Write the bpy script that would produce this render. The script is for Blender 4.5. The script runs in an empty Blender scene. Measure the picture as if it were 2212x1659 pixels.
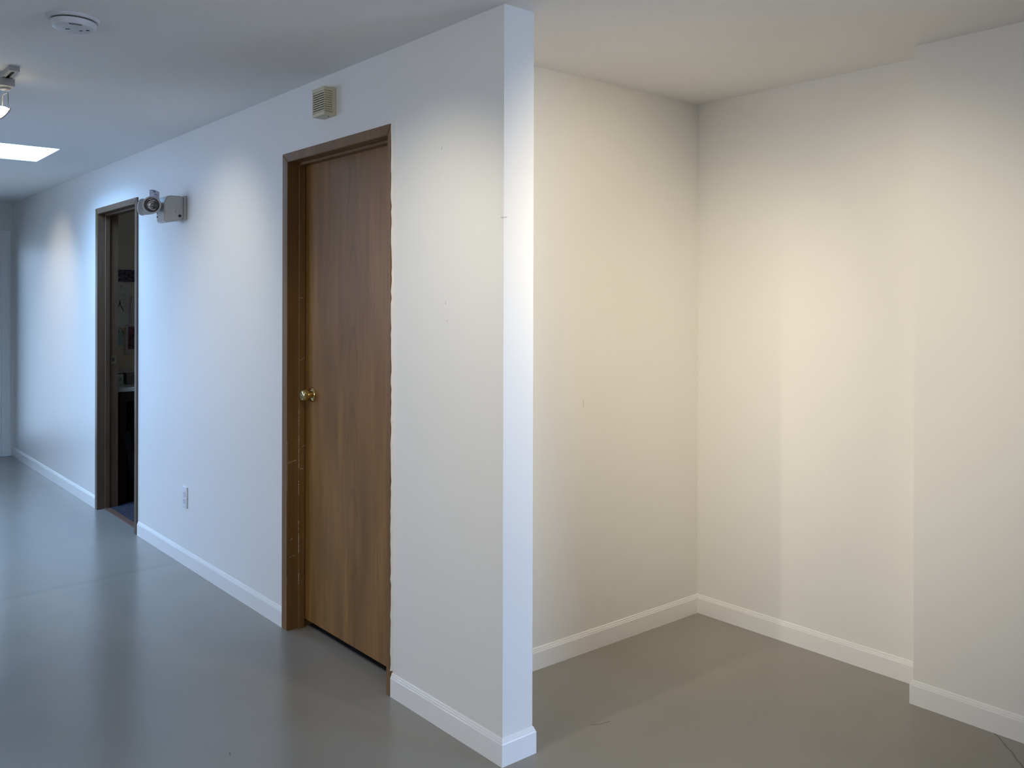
import bpy, bmesh, math, random
from mathutils import Vector, Matrix
random.seed(7)
sc = bpy.context.scene
COL = sc.collection
PI = math.pi

# ---------------------------------------------------------------- camera
CX, CY, EYE = -1.75844, -2.13092, 1.45
YAW, PITCH, ROLL = -0.69955, -0.00145, 0.00247
FPX, HORIZON, IW, IH = 1902.465, 659.264, 2212.0, 1659.0
fw = Vector((-math.sin(YAW), math.cos(YAW), 0)); rt = Vector((math.cos(YAW), math.sin(YAW), 0)); up = Vector((0, 0, 1))
f2 = fw * math.cos(PITCH) + up * math.sin(PITCH); u2 = up * math.cos(PITCH) - fw * math.sin(PITCH)
r3 = rt * math.cos(ROLL) + u2 * math.sin(ROLL); u3 = u2 * math.cos(ROLL) - rt * math.sin(ROLL)
cam = bpy.data.cameras.new('camera'); camo = bpy.data.objects.new('camera', cam); COL.objects.link(camo)
M = Matrix.Identity(4)
for i in range(3):
    M[i][0] = r3[i]; M[i][1] = u3[i]; M[i][2] = -f2[i]
M[0][3], M[1][3], M[2][3] = CX, CY, EYE
camo.matrix_world = M
cam.sensor_fit = 'HORIZONTAL'; cam.sensor_width = 36.0; cam.lens = FPX / IW * 36.0
cam.shift_y = -(IH / 2 - HORIZON) / IW
cam.clip_start = 0.02; cam.clip_end = 200
sc.camera = camo

# ---------------------------------------------------------------- colour management, world, light
vs = sc.view_settings
sc.display_settings.display_device = 'sRGB'
vs.view_transform = 'Standard'; vs.look = 'None'; vs.gamma = 1.0; vs.use_curve_mapping = False
vs.exposure = 0.09
sc.cycles.use_denoising = True
sc.cycles.max_bounces = 10; sc.cycles.diffuse_bounces = 7; sc.cycles.glossy_bounces = 4
sc.cycles.caustics_reflective = False; sc.cycles.caustics_refractive = False
sc.cycles.sample_clamp_indirect = 4.0

wd = bpy.data.worlds.new('daylight'); sc.world = wd; wd.use_nodes = True
wd.node_tree.nodes['Background'].inputs[0].default_value = (0.45, 0.68, 1.0, 1)
WORLD_STRENGTH = 0.7
wd.node_tree.nodes['Background'].inputs[1].default_value = WORLD_STRENGTH

# colour (linear) of every light, the added left fills included; power is folded into the colour
LIGHTS = {
 'skylight': (0.43, 0.83, 1.42),
 'end_door': (0.055, 0.080, 0.112),
 'win_side': (0.080, 0.110, 0.165),
 'fill_left': (0.255, 0.330, 0.480),
 'fill_left2': (0.190, 0.190, 0.200),
 'spot_far': (0.68, 0.57, 0.43),
 'spot_mid': (0.66, 0.61, 0.51),
 'spot_near': (1.08, 0.98, 0.77),
 'spot_edge': (0.62, 0.54, 0.39),
 'spot_alcove': (0.35, 0.295, 0.20),
 'spot_pier': (1.62, 1.40, 0.98),
 'spot_back': (1.32, 1.14, 0.83),
}

def area_light(name, key, loc, direction, sx, sy, power, spread=180):
    c = LIGHTS[key]; m = max(c)
    if m <= 0: return
    l = bpy.data.lights.new(name, 'AREA'); l.shape = 'RECTANGLE'; l.size = sx; l.size_y = sy
    l.color = [x / m for x in c]; l.energy = power * m; l.spread = math.radians(spread)
    o = bpy.data.objects.new(name, l); COL.objects.link(o); o.location = loc
    o.rotation_euler = Vector(direction).to_track_quat('-Z', 'Y').to_euler()
    return o

def spot_light(name, key, loc, target, cone, power, blend=1.0, size=0.012):
    c = LIGHTS[key]; m = max(c)
    if m <= 0: return
    l = bpy.data.lights.new(name, 'SPOT'); l.spot_size = math.radians(cone); l.spot_blend = blend
    l.shadow_soft_size = size; l.color = [x / m for x in c]; l.energy = power * m
    o = bpy.data.objects.new(name, l); COL.objects.link(o); o.location = loc
    o.rotation_euler = (Vector(target) - Vector(loc)).to_track_quat('-Z', 'Y').to_euler()
    return o

H = 2.391            # ceiling
T = 0.1246           # partition thickness
Y1 = 0.480           # back wall of the alcove
X1 = 1.5855          # right wall of the alcove
X2, Y2 = 1.4225, -0.623   # pier standing proud of the right wall
YE = 7.316           # end wall of the hall
XL = -3.4            # far side of the hall (out of frame)
YB = -6.5            # wall behind the camera
XR = 5.0
SKY = (-1.02, 3.785, -0.405, 4.405)     # skylight opening x0,y0,x1,y1

# daylight: window behind the camera, added left-hand windows, glazed door at the hall's end
area_light('side_window_daylight', 'win_side', (3.35, YB - 0.16, 1.05), (-0.5, 1, -0.16), 1.8, 1.5, 300, 60)
area_light('left_fill_light', 'fill_left', (XL - 0.16, 4.0, 1.45), (1, -0.25, -0.60), 2.0, 1.3, 100, 125)  # made-up daylight filling the hall from an unseen side
area_light('near_left_fill_light', 'fill_left2', (XL - 0.16, -0.8, 1.45), (1, 0.25, -0.45), 1.8, 1.3, 100, 120)  # second added fill, for the partition corner and nearby ceiling
area_light('end_door_daylight', 'end_door', (-0.55, YE + 0.25, 1.1), (0, -1, -0.05), 0.8, 1.9, 100)

# ---------------------------------------------------------------- material helpers
def S(c):
    return tuple(((x / 255.0) / 12.92 if x / 255.0 <= 0.04045 else ((x / 255.0 + 0.055) / 1.055) ** 2.4) for x in c)

class NT:
    def __init__(s, name):
        s.m = bpy.data.materials.new(name); s.m.use_nodes = True
        s.t = s.m.node_tree; s.n = s.t.nodes; s.l = s.t.links
        s.b = s.n['Principled BSDF']
    def node(s, ty, **kw):
        n = s.n.new(ty)
        for k, v in kw.items(): setattr(n, k, v)
        return n
    def link(s, a, b): s.l.new(a, b)
    def math(s, op, a, b=None, c=None, clamp=False):
        n = s.n.new('ShaderNodeMath'); n.operation = op; n.use_clamp = clamp
        for i, v in enumerate((a, b, c)):
            if v is None: continue
            if isinstance(v, (int, float)): n.inputs[i].default_value = v
            else: s.l.new(v, n.inputs[i])
        return n.outputs[0]
    def vmath(s, op, a, b=None, scale=None):
        n = s.n.new('ShaderNodeVectorMath'); n.operation = op
        for i, v in enumerate((a, b)):
            if v is None: continue
            if isinstance(v, (tuple, list)): n.inputs[i].default_value = v
            else: s.l.new(v, n.inputs[i])
        if scale is not None:
            if isinstance(scale, (int, float)): n.inputs['Scale'].default_value = scale
            else: s.l.new(scale, n.inputs['Scale'])
        return n
    def mix(s, f, a, b):
        n = s.n.new('ShaderNodeMix'); n.data_type = 'RGBA'
        for sock, v in ((n.inputs['Factor'], f), (n.inputs['A'], a), (n.inputs['B'], b)):
            if isinstance(v, (int, float)): sock.default_value = v
            elif isinstance(v, (tuple, list)): sock.default_value = tuple(v[:3]) + (1,)
            else: s.l.new(v, sock)
        return n.outputs['Result']
    def coord(s, which='Object'):
        return s.n.new('ShaderNodeTexCoord').outputs[which]
    def mapping(s, v, scale=(1, 1, 1), loc=(0, 0, 0), rot=(0, 0, 0)):
        n = s.n.new('ShaderNodeMapping'); s.l.new(v, n.inputs[0])
        n.inputs['Scale'].default_value = scale; n.inputs['Location'].default_value = loc; n.inputs['Rotation'].default_value = rot
        return n.outputs[0]
    def noise(s, v, scale, detail=3, rough=0.5, dist=0.0):
        n = s.n.new('ShaderNodeTexNoise'); s.l.new(v, n.inputs['Vector'])
        n.inputs['Scale'].default_value = scale; n.inputs['Detail'].default_value = detail
        n.inputs['Roughness'].default_value = rough; n.inputs['Distortion'].default_value = dist
        return n.outputs['Fac']
    def ramp(s, f, lo, hi, a=0.0, b=1.0):
        n = s.n.new('ShaderNodeMapRange'); s.l.new(f, n.inputs['Value'])
        n.inputs['From Min'].default_value = lo; n.inputs['From Max'].default_value = hi
        n.inputs['To Min'].default_value = a; n.inputs['To Max'].default_value = b
        return n.outputs['Result']
    def bump(s, h, strength, dist=0.01):
        n = s.n.new('ShaderNodeBump'); s.l.new(h, n.inputs['Height'])
        n.inputs['Strength'].default_value = strength; n.inputs['Distance'].default_value = dist
        s.l.new(n.outputs[0], s.b.inputs['Normal'])
    def seg(s, p, a, b, w0, w1):
        """1 on the segment a-b, fading to 0 between half-widths w0 and w1"""
        a = Vector(a); b = Vector(b); ab = b - a; L2 = max(ab.dot(ab), 1e-12)
        pa = s.vmath('SUBTRACT', p, tuple(a)).outputs[0]
        d = s.vmath('DOT_PRODUCT', pa, tuple(ab)).outputs['Value']
        h = s.math('DIVIDE', d, L2, clamp=True)
        n = s.vmath('SCALE', tuple(ab), scale=h).outputs[0]
        e = s.vmath('SUBTRACT', pa, n).outputs[0]
        ln = s.vmath('LENGTH', e).outputs['Value']
        return s.ramp(ln, w1, w0)
    def marks(s, p, lst, w0, w1):
        out = None
        for a, b in lst:
            k = s.seg(p, a, b, w0, w1)
            out = k if out is None else s.math('MAXIMUM', out, k)
        return out

def plain(name, col, rough=0.5, metal=0.0, var=0.03, scale=30.0, bump=0.0, spec=None):
    k = NT(name); p = k.coord()
    f = k.noise(p, scale, 3)
    c0 = tuple(x * (1 - var) for x in col); c1 = tuple(min(1, x * (1 + var)) for x in col)
    k.link(k.mix(f, c0, c1), k.b.inputs['Base Color'])
    k.b.inputs['Roughness'].default_value = rough; k.b.inputs['Metallic'].default_value = metal
    if spec is not None: k.b.inputs['Specular IOR Level'].default_value = spec
    if bump: k.bump(f, bump, 0.003)
    return k.m

def emissive(name, col, strength):
    k = NT(name)
    k.b.inputs['Base Color'].default_value = (0.8, 0.8, 0.8, 1)
    k.b.inputs['Emission Color'].default_value = tuple(col) + (1,)
    k.b.inputs['Emission Strength'].default_value = strength
    return k.m

def wall_paint(name, col=(0.80, 0.79, 0.765), marks=None, rough=0.42):
    k = NT(name); p = k.coord()
    f = k.noise(p, 1.3, 4, 0.6); g = k.noise(p, 160, 2); g2 = k.noise(p, 22, 3)
    c = k.mix(k.ramp(f, 0.35, 0.65), tuple(x * 0.985 for x in col), col)
    # old filled nail holes and faint scuffs
    v = k.node('ShaderNodeTexVoronoi'); k.link(k.mapping(p, (2.1, 2.1, 2.1)), v.inputs['Vector']); v.inputs['Scale'].default_value = 1.0
    dot = k.math('LESS_THAN', v.outputs['Distance'], 0.006)
    c = k.mix(k.math('MULTIPLY', dot, 0.35), c, (0.45, 0.42, 0.38))
    if marks:
        mk = k.marks(p, marks, 0.0005, 0.0030)
        c = k.mix(k.math('MULTIPLY', mk, 0.5), c, (0.20, 0.18, 0.15))
    k.link(c, k.b.inputs['Base Color'])
    k.b.inputs['Roughness'].default_value = rough
    k.b.inputs['Specular IOR Level'].default_value = 0.4
    hgt = k.math('ADD', k.math('MULTIPLY', g, 0.3), g2)
    k.bump(hgt, 0.12, 0.002)
    return k.m

def floor_mat():
    k = NT('painted_concrete'); p = k.coord()
    big = k.noise(p, 0.9, 5, 0.6, 0.4); mid = k.noise(p, 3.2, 3, 0.5, 0.5); fine = k.noise(p, 45, 4, 0.7)
    streak = k.noise(k.mapping(p, (1.0, 7.0, 1.0), rot=(0, 0, 0.5)), 2.0, 4, 0.6)
    c = k.mix(k.ramp(big, 0.3, 0.7), (0.272, 0.252, 0.216), (0.314, 0.292, 0.254))
    c = k.mix(k.ramp(mid, 0.40, 0.80, 0, 0.40), c, (0.300, 0.285, 0.252))
    c = k.mix(k.ramp(streak, 0.52, 0.78, 0, 0.22), c, (0.30, 0.29, 0.26))
    c = k.mix(k.ramp(fine, 0.60, 0.85, 0, 0.10), c, (0.18, 0.172, 0.15))
    # slab joint across the hall: the concrete is a shade darker beyond it
    sep = k.node('ShaderNodeSeparateXYZ'); k.link(p, sep.inputs[0])
    wob = k.math('MULTIPLY', k.math('SUBTRACT', k.noise(p, 6.0, 3), 0.5), 0.05)
    yj = k.math('ADD', k.math('SUBTRACT', sep.outputs[1], k.math('MULTIPLY', sep.outputs[0], 0.098)), wob)
    beyond = k.ramp(yj, 2.80, 2.83)
    c = k.mix(k.math('MULTIPLY', beyond, 0.10), c, (0.16, 0.155, 0.14))
    line = k.math('MULTIPLY', k.ramp(k.math('ABSOLUTE', k.math('SUBTRACT', yj, 2.84)), 0.05, 0.0), k.math('LESS_THAN', sep.outputs[0], 0.0))
    c = k.mix(k.math('MULTIPLY', line, 0.10), c, (0.12, 0.12, 0.11))
    # crack by the pier, curved scuff near the partition
    nv = k.node('ShaderNodeTexNoise'); k.link(p, nv.inputs['Vector']); nv.inputs['Scale'].default_value = 14; nv.inputs['Detail'].default_value = 4
    off = k.vmath('SCALE', k.vmath('SUBTRACT', nv.outputs['Color'], (0.5, 0.5, 0.5)).outputs[0], scale=0.03).outputs[0]
    q = k.vmath('MULTIPLY', k.vmath('ADD', p, off).outputs[0], (1, 1, 0)).outputs[0]
    crack = k.marks(q, [((1.42, -0.905, 0), (1.33, -0.985, 0)), ((1.33, -0.985, 0), (1.17, -1.12, 0)), ((1.17, -1.12, 0), (0.98, -1.30, 0))], 0.0, 0.005)
    c = k.mix(k.math('MULTIPLY', crack, 0.75), c, (0.06, 0.057, 0.05))
    p2 = k.vmath('MULTIPLY', p, (1, 1, 0)).outputs[0]
    sc1 = k.marks(p2, [((0.405, 0.012, 0), (0.43, -0.004, 0)), ((0.43, -0.004, 0), (0.475, -0.012, 0)), ((-0.63, 0.61, 0), (-0.625, 0.625, 0)), ((-0.72, 0.15, 0), (-0.70, 0.17, 0))], 0.0005, 0.003)
    c = k.mix(k.math('MULTIPLY', sc1, 0.75), c, (0.07, 0.065, 0.06))
    v = k.node('ShaderNodeTexVoronoi'); k.link(p, v.inputs['Vector']); v.inputs['Scale'].default_value = 3.5
    chip = k.math('LESS_THAN', v.outputs['Distance'], 0.006)
    c = k.mix(k.math('MULTIPLY', chip, 0.5), c, (0.45, 0.44, 0.41))
    k.link(c, k.b.inputs['Base Color'])
    k.link(k.ramp(k.math('ADD', k.math('MULTIPLY', mid, 0.5), k.math('MULTIPLY', fine, 0.5)), 0.3, 0.7, 0.19, 0.262), k.b.inputs['Roughness'])
    k.b.inputs['Specular IOR Level'].default_value = 0.5
    k.bump(k.math('ADD', k.math('MULTIPLY', big, 2.0), k.math('MULTIPLY', fine, 0.12)), 0.10, 0.01)
    return k.m

def oak(name, base=(0.30, 0.150, 0.040), dark=(0.16, 0.077, 0.019), centre=0.0, cathedral=True, rough=0.38, marks=None):
    k = NT(name); p = k.coord()
    f1 = k.noise(k.mapping(p, (1, 1, 0.035)), 70, 4, 0.6)
    f2_ = k.noise(k.mapping(p, (1, 1, 0.09)), 14, 4, 0.55, 0.3)
    f3 = k.noise(k.mapping(p, (1, 1, 0.02)), 190, 2, 0.7)
    c = k.mix(k.ramp(f2_, 0.32, 0.7), dark, base)
    c = k.mix(k.ramp(f1, 0.45, 0.70, 0, 0.75), c, tuple(x * 0.55 for x in base))
    c = k.mix(k.ramp(f3, 0.55, 0.8, 0, 0.4), c, tuple(x * 0.5 for x in base))
    if cathedral:
        sep = k.node('ShaderNodeSeparateXYZ'); k.link(p, sep.inputs[0])
        yy = k.math('SUBTRACT', sep.outputs[1], centre)
        yy = k.math('ADD', yy, k.math('MULTIPLY', k.math('SUBTRACT', k.noise(k.mapping(p, (0.5, 0.5, 1)), 1.6, 2), 0.5), 0.10))
        par = k.math('ADD', k.math('MULTIPLY', k.math('MULTIPLY', yy, yy), 55.0), k.math('MULTIPLY', sep.outputs[2], 0.55))
        par = k.math('ADD', par, k.math('MULTIPLY', k.noise(k.mapping(p, (1, 1, 0.15)), 9, 4, 0.6), 0.14))
        ring = k.math('PINGPONG', k.math('MULTIPLY', par, 11.0), 1.0)
        env = k.ramp(k.math('ABSOLUTE', yy), 0.14, 0.02)
        rr = k.math('MULTIPLY', k.ramp(ring, 0.72, 1.0), env)
        c = k.mix(k.math('MULTIPLY', rr, 0.60), c, tuple(x * 0.45 for x in base))
    if marks:
        nz = k.noise(p, 120, 3)
        mk = k.math('MULTIPLY', k.marks(p, marks, 0.0008, 0.0032), k.ramp(nz, 0.42, 0.55))
        c = k.mix(k.math('MULTIPLY', mk, 0.75), c, (0.55, 0.46, 0.36))
    k.link(c, k.b.inputs['Base Color'])
    k.b.inputs['Roughness'].default_value = rough
    k.bump(f1, 0.08, 0.001)
    return k.m

# ---------------------------------------------------------------- mesh helpers
def link_obj(name, bm, mat, parent=None, smooth=False):
    me = bpy.data.meshes.new(name); bmesh.ops.recalc_face_normals(bm, faces=bm.faces[:]); bm.to_mesh(me); bm.free()
    for m in (mat if isinstance(mat, (list, tuple)) else [mat]): me.materials.append(m)
    if smooth:
        for f in me.polygons: f.use_smooth = True
    o = bpy.data.objects.new(name, me); COL.objects.link(o)
    if parent: o.parent = parent
    return o

def tag(o, label=None, cat=None, group=None, kind=None):
    if label: o['label'] = label
    if cat: o['category'] = cat
    if group: o['group'] = group
    if kind: o['kind'] = kind
    return o

def empty(name, loc=(0, 0, 0), rot=(0, 0, 0)):
    o = bpy.data.objects.new(name, None); COL.objects.link(o); o.location = loc; o.rotation_euler = rot
    o.empty_display_size = 0.05
    return o

def box(bm, x0, y0, z0, x1, y1, z1, bev=0.0, seg=2):
    vs_ = [bm.verts.new((x, y, z)) for x in (x0, x1) for y in (y0, y1) for z in (z0, z1)]
    fs = []
    for q in ((0, 1, 3, 2), (4, 6, 7, 5), (0, 4, 5, 1), (2, 3, 7, 6), (0, 2, 6, 4), (1, 5, 7, 3)):
        fs.append(bm.faces.new([vs_[i] for i in q]))
    if bev:
        es = set(e for f in fs for e in f.edges)
        bmesh.ops.bevel(bm, geom=list(es), offset=bev, segments=seg, affect='EDGES', profile=0.5)
    return vs_

def grid_solid(bm, xs, ys, zs, solid, mi=None):
    """outer skin of the filled cells of a rectilinear grid; solid(cx,cy,cz)->bool"""
    nx, ny, nz = len(xs) - 1, len(ys) - 1, len(zs) - 1
    occ = lambda i, j, k: 0 <= i < nx and 0 <= j < ny and 0 <= k < nz and solid((xs[i] + xs[i + 1]) / 2, (ys[j] + ys[j + 1]) / 2, (zs[k] + zs[k + 1]) / 2)
    vd = {}
    def V(i, j, k):
        if (i, j, k) not in vd: vd[(i, j, k)] = bm.verts.new((xs[i], ys[j], zs[k]))
        return vd[(i, j, k)]
    for i in range(nx):
        for j in range(ny):
            for k in range(nz):
                if not occ(i, j, k): continue
                if not occ(i - 1, j, k): bm.faces.new([V(i, j, k), V(i, j, k + 1), V(i, j + 1, k + 1), V(i, j + 1, k)])
                if not occ(i + 1, j, k): bm.faces.new([V(i + 1, j, k), V(i + 1, j + 1, k), V(i + 1, j + 1, k + 1), V(i + 1, j, k + 1)])
                if not occ(i, j - 1, k): bm.faces.new([V(i, j, k), V(i + 1, j, k), V(i + 1, j, k + 1), V(i, j, k + 1)])
                if not occ(i, j + 1, k): bm.faces.new([V(i, j + 1, k), V(i, j + 1, k + 1), V(i + 1, j + 1, k + 1), V(i + 1, j + 1, k)])
                if not occ(i, j, k - 1): bm.faces.new([V(i, j, k), V(i, j + 1, k), V(i + 1, j + 1, k), V(i + 1, j, k)])
                if not occ(i, j, k + 1): bm.faces.new([V(i, j, k + 1), V(i + 1, j, k + 1), V(i + 1, j + 1, k + 1), V(i, j + 1, k + 1)])

def slab(name, x0, y0, z0, x1, y1, z1, holes, mat, kind='structure', label=None, cat=None):
    xs = sorted({x0, x1, *[v for h in holes for v in (h[0], h[3]) if x0 < v < x1]})
    ys = sorted({y0, y1, *[v for h in holes for v in (h[1], h[4]) if y0 < v < y1]})
    zs = sorted({z0, z1, *[v for h in holes for v in (h[2], h[5]) if z0 < v < z1]})
    bm = bmesh.new()
    grid_solid(bm, xs, ys, zs, lambda x, y, z: not any(h[0] < x < h[3] and h[1] < y < h[4] and h[2] < z < h[5] for h in holes))
    return tag(link_obj(name, bm, mat), label, cat, None, kind)

def lathe(bm, prof, seg=32, mat4=None):
    """profile [(r,z)] spun about local z"""
    rings = []
    for r, z in prof:
        if r < 1e-6:
            v = Vector((0, 0, z)); rings.append([bm.verts.new(mat4 @ v if mat4 else v)])
        else:
            ring = []
            for i in range(seg):
                a = 2 * PI * i / seg; v = Vector((r * math.cos(a), r * math.sin(a), z))
                ring.append(bm.verts.new(mat4 @ v if mat4 else v))
            rings.append(ring)
    for a, b in zip(rings, rings[1:]):
        for i in range(seg):
            j = (i + 1) % seg
            if len(a) == 1 and len(b) == 1: break
            if len(a) == 1: bm.faces.new([a[0], b[i], b[j]])
            elif len(b) == 1: bm.faces.new([a[i], a[j], b[0]])
            else: bm.faces.new([a[i], a[j], b[j], b[i]])
    return rings

def tube(bm, pts, r, seg=10, closed=False):
    pts = [Vector(p) for p in pts]; rings = []; n = len(pts)
    for i, p in enumerate(pts):
        d = (pts[(i + 1) % n] - pts[i - 1]) if closed else (pts[min(i + 1, n - 1)] - pts[max(i - 1, 0)])
        d.normalize(); q = d.to_track_quat('Z', 'Y')
        rings.append([bm.verts.new(p + q @ Vector((r * math.cos(2 * PI * k / seg), r * math.sin(2 * PI * k / seg), 0))) for k in range(seg)])
    pairs = list(zip(rings, rings[1:])) + ([(rings[-1], rings[0])] if closed else [])
    for a, b in pairs:
        for k in range(seg): bm.faces.new([a[k], a[(k + 1) % seg], b[(k + 1) % seg], b[k]])
    if not closed:
        bm.faces.new(rings[0][::-1]); bm.faces.new(rings[-1])

def align(loc, direction):
    q = Vector(direction).to_track_quat('Z', 'Y')
    return Matrix.Translation(Vector(loc)) @ q.to_matrix().to_4x4()

def spot_smooth(o, ang=35):
    me = o.data
    for p in me.polygons: p.use_smooth = True
    bm = bmesh.new(); bm.from_mesh(me)
    for e in bm.edges:
        if len(e.link_faces) == 2 and e.calc_face_angle(0) > math.radians(ang): e.smooth = False
    bm.to_mesh(me); bm.free()
    return o

# ---------------------------------------------------------------- materials
# world-space marks (all structure meshes have their origin at the world origin)
M_WALL = wall_paint('wall_paint', marks=[((0, .333, 1.986), (0, .336, 1.979)), ((0, .012, 1.722), (0, 0.0, 1.721)), ((0.0, 0, 1.721), (0.012, 0, 1.723)),
                                         ((.827, Y1, 1.048), (.829, Y1, 1.024)), ((0, .31, 1.45), (0, .31, 1.458)), ((0, 1.66, 2.09), (0, 1.663, 2.094)),
                                         ((0, .30, 1.39), (0, .30, 1.395))])
M_REAR = wall_paint('rear_wall_paint', col=(0.22, 0.20, 0.17))  # dark tone made up for the unseen walls to cut bounce light
M_CEIL = wall_paint('ceiling_paint', col=(0.83, 0.82, 0.81), rough=0.7)
M_TRIM = plain('trim_gloss_white', (0.84, 0.835, 0.82), 0.3, var=0.02, scale=8)
M_FLOOR = floor_mat()
M_OAKDOOR = oak('oak_veneer', centre=1.06)
CH = []
for z0_, z1_ in ((0.20, 0.26), (0.34, 0.48), (0.60, 0.66), (0.72, 0.86), (0.88, 0.98)):
    CH.append(((0.041, 1.480, z0_), (0.041, 1.480, z1_)))
CH += [((-0.010, 1.490, 0.62), (-0.010, 1.490, 0.84)), ((-0.010, 1.490, 0.20), (-0.010, 1.490, 0.24)),
       ((-0.004, 1.490, 0.742), (0.034, 1.490, 0.752)), ((0.005, 1.490, 0.325), (0.030, 1.490, 0.327)), ((0.004, 1.490, 0.395), (0.014, 1.490, 0.405)),
       ((0.045, 1.479, 0.80), (0.066, 1.479, 0.815)), ((0.045, 1.479, 0.715), (0.066, 1.479, 0.71)), ((0.044, 1.479, 1.195), (0.066, 1.479, 1.205)), ((0.044, 1.479, 1.475), (0.060, 1.479, 1.474))]
M_OAKTRIM = oak('oak_trim', base=(0.235, 0.125, 0.040), dark=(0.15, 0.078, 0.024), cathedral=False, rough=0.4, marks=CH)
M_OAKTRIM2 = oak('oak_trim_far_shaded', base=(0.165, 0.098, 0.058), dark=(0.10, 0.060, 0.036), cathedral=False, rough=0.4,  # darker oak copy, the unlit jamb's shade put into its colour
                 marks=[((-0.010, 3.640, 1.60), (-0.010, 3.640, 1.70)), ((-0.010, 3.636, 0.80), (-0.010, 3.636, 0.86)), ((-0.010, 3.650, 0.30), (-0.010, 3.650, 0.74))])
M_BRASS = plain('polished_brass', (0.78, 0.62, 0.30), 0.13, 1.0, var=0.04)
M_BEIGE = plain('aged_beige_plastic', (0.60, 0.55, 0.40), 0.42)
M_DARK = plain('dark_cavity', (0.02, 0.018, 0.015), 0.8)
M_PLASTIC = plain('ivory_white_plastic', (0.47, 0.455, 0.44), 0.35)
M_WHITEPL = plain('white_plastic', (0.74, 0.74, 0.74), 0.35)
M_BLACK = plain('black_plastic', (0.012, 0.014, 0.02), 0.35)
M_CHROME = plain('reflector_chrome', (0.75, 0.75, 0.76), 0.12, 1.0)
M_PAPER = plain('paper_white', (0.62, 0.62, 0.58), 0.8)
M_INK = plain('blue_grey_ink', (0.10, 0.13, 0.26), 0.8)

def glass(name):
    k = NT(name); nt = k.t
    tr = k.node('ShaderNodeBsdfTransparent'); gl = k.node('ShaderNodeBsdfGlossy'); gl.inputs['Roughness'].default_value = 0.03
    lw = k.node('ShaderNodeFresnel'); lw.inputs[0].default_value = 1.5
    mx = k.node('ShaderNodeMixShader'); k.link(lw.outputs[0], mx.inputs[0]); k.link(tr.outputs[0], mx.inputs[1]); k.link(gl.outputs[0], mx.inputs[2])
    k.link(mx.outputs[0], nt.nodes['Material Output'].inputs[0])
    return k.m
M_GLASS = glass('window_glass')

# ---------------------------------------------------------------- shell
YEO = YE + 0.14
D1 = (0.667, 1.490, 2.075)      # closed door: jamb faces y0,y1 and head
D2 = (3.630, 4.455, 2.072)      # open door
JT = 0.016                      # jamb board
hole = lambda d: (-1, d[0] - JT, -1, 1, d[1] + JT, d[2] + JT)
slab('wall_partition', 0, 0, 0, T, YE, H, [hole(D1), hole(D2)], M_WALL, label='long white painted hall wall with brown doors, ending in a bright square end', cat='wall')
slab('wall_alcove_back', T, Y1, 0, X1, Y1 + 0.1, H, [], M_WALL, label='cream back wall of the empty alcove right of the partition end', cat='wall')
slab('wall_alcove_right', X1, Y2, 0, X1 + 0.1, 5.0, H, [], M_WALL, label='cream right-hand wall of the alcove, set back behind the pier', cat='wall')
slab('wall_pier', X2, -2.0, 0, X1 + 0.1, Y2, H, [], M_WALL, label='wall standing proud at the right edge of the picture', cat='wall')
slab('wall_hall_end', XL, YE, 0, T + 0.9, YEO, H, [(-0.99, YE - 1, -1, -0.095, YEO + 1, 2.047)], M_WALL, label='white wall closing the far end of the hall at left', cat='wall')
slab('wall_hall_left', XL - 0.12, YB, 0, XL, YEO, H, [(XL - 1, 3.0, 0.8, XL + 1, 5.0, 2.1), (XL - 1, -1.7, 0.8, XL + 1, 0.1, 2.1)], M_WALL, label='white wall on the far side of the hall', cat='wall')
slab('wall_rear', XL, YB - 0.12, 0, XR, YB, H, [(-2.9, YB - 1, 0.6, -1.1, YB + 1, 2.1), (2.45, YB - 1, 0.3, 4.25, YB + 1, 1.8)], M_REAR, label='brown wall with windows behind the viewer', cat='wall')
slab('wall_far_right', XR, YB, 0, XR + 0.1, Y2, H, [], M_REAR, label='brown wall beyond the pier', cat='wall')
slab('wall_side_room', X1 + 0.1, Y2 - 0.1, 0, XR, Y2, H, [], M_REAR, label='brown wall behind the pier', cat='wall')
slab('wall_closet', T, 2.9, 0, X1, 3.0, H, [], M_WALL, label='dividing wall between closet and office', cat='wall')
slab('wall_office', T, 5.0, 0, X1 + 0.1, 5.1, H, [], plain('office_wall_paint', (0.66, 0.54, 0.36), 0.6, var=0.03), label='tan office wall seen through the open doorway', cat='wall')
slab('floor', XL - 0.12, YB - 0.12, -0.08, XR + 0.1, YEO, 0, [], M_FLOOR, label='grey painted concrete floor with satin sheen and scuffs', cat='floor')
slab('ceiling', XL - 0.12, YB - 0.12, H, XR + 0.1, YEO, H + 0.12, [(SKY[0], SKY[1], 0, SKY[2], SKY[3], 9)], M_CEIL, label='smooth white ceiling with a bright skylight at left', cat='ceiling')

# skylights: white shafts with a diffusing pane on top
def skylight(name, r, key, label, strength=30.0):
    bm = bmesh.new(); w = 0.02
    SH = H + 0.26
    grid_solid(bm, [r[0] - w, r[0], r[2], r[2] + w], [r[1] - w, r[1], r[3], r[3] + w], [H + 0.12, SH], lambda x, y, z: not (r[0] < x < r[2] and r[1] < y < r[3]))
    shaft = tag(link_obj(name, bm, plain('shaft_white', (0.86, 0.87, 0.88), 0.4)), label, 'skylight', None, 'structure')
    bm = bmesh.new(); box(bm, r[0] - w, r[1] - w, SH, r[2] + w, r[3] + w, SH + 0.01)
    link_obj('pane', bm, emissive(key + '_pane', LIGHTS[key], strength), shaft)
skylight('window_1', SKY, 'skylight', 'bright skylight opening in the ceiling above the open doorway')

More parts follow.
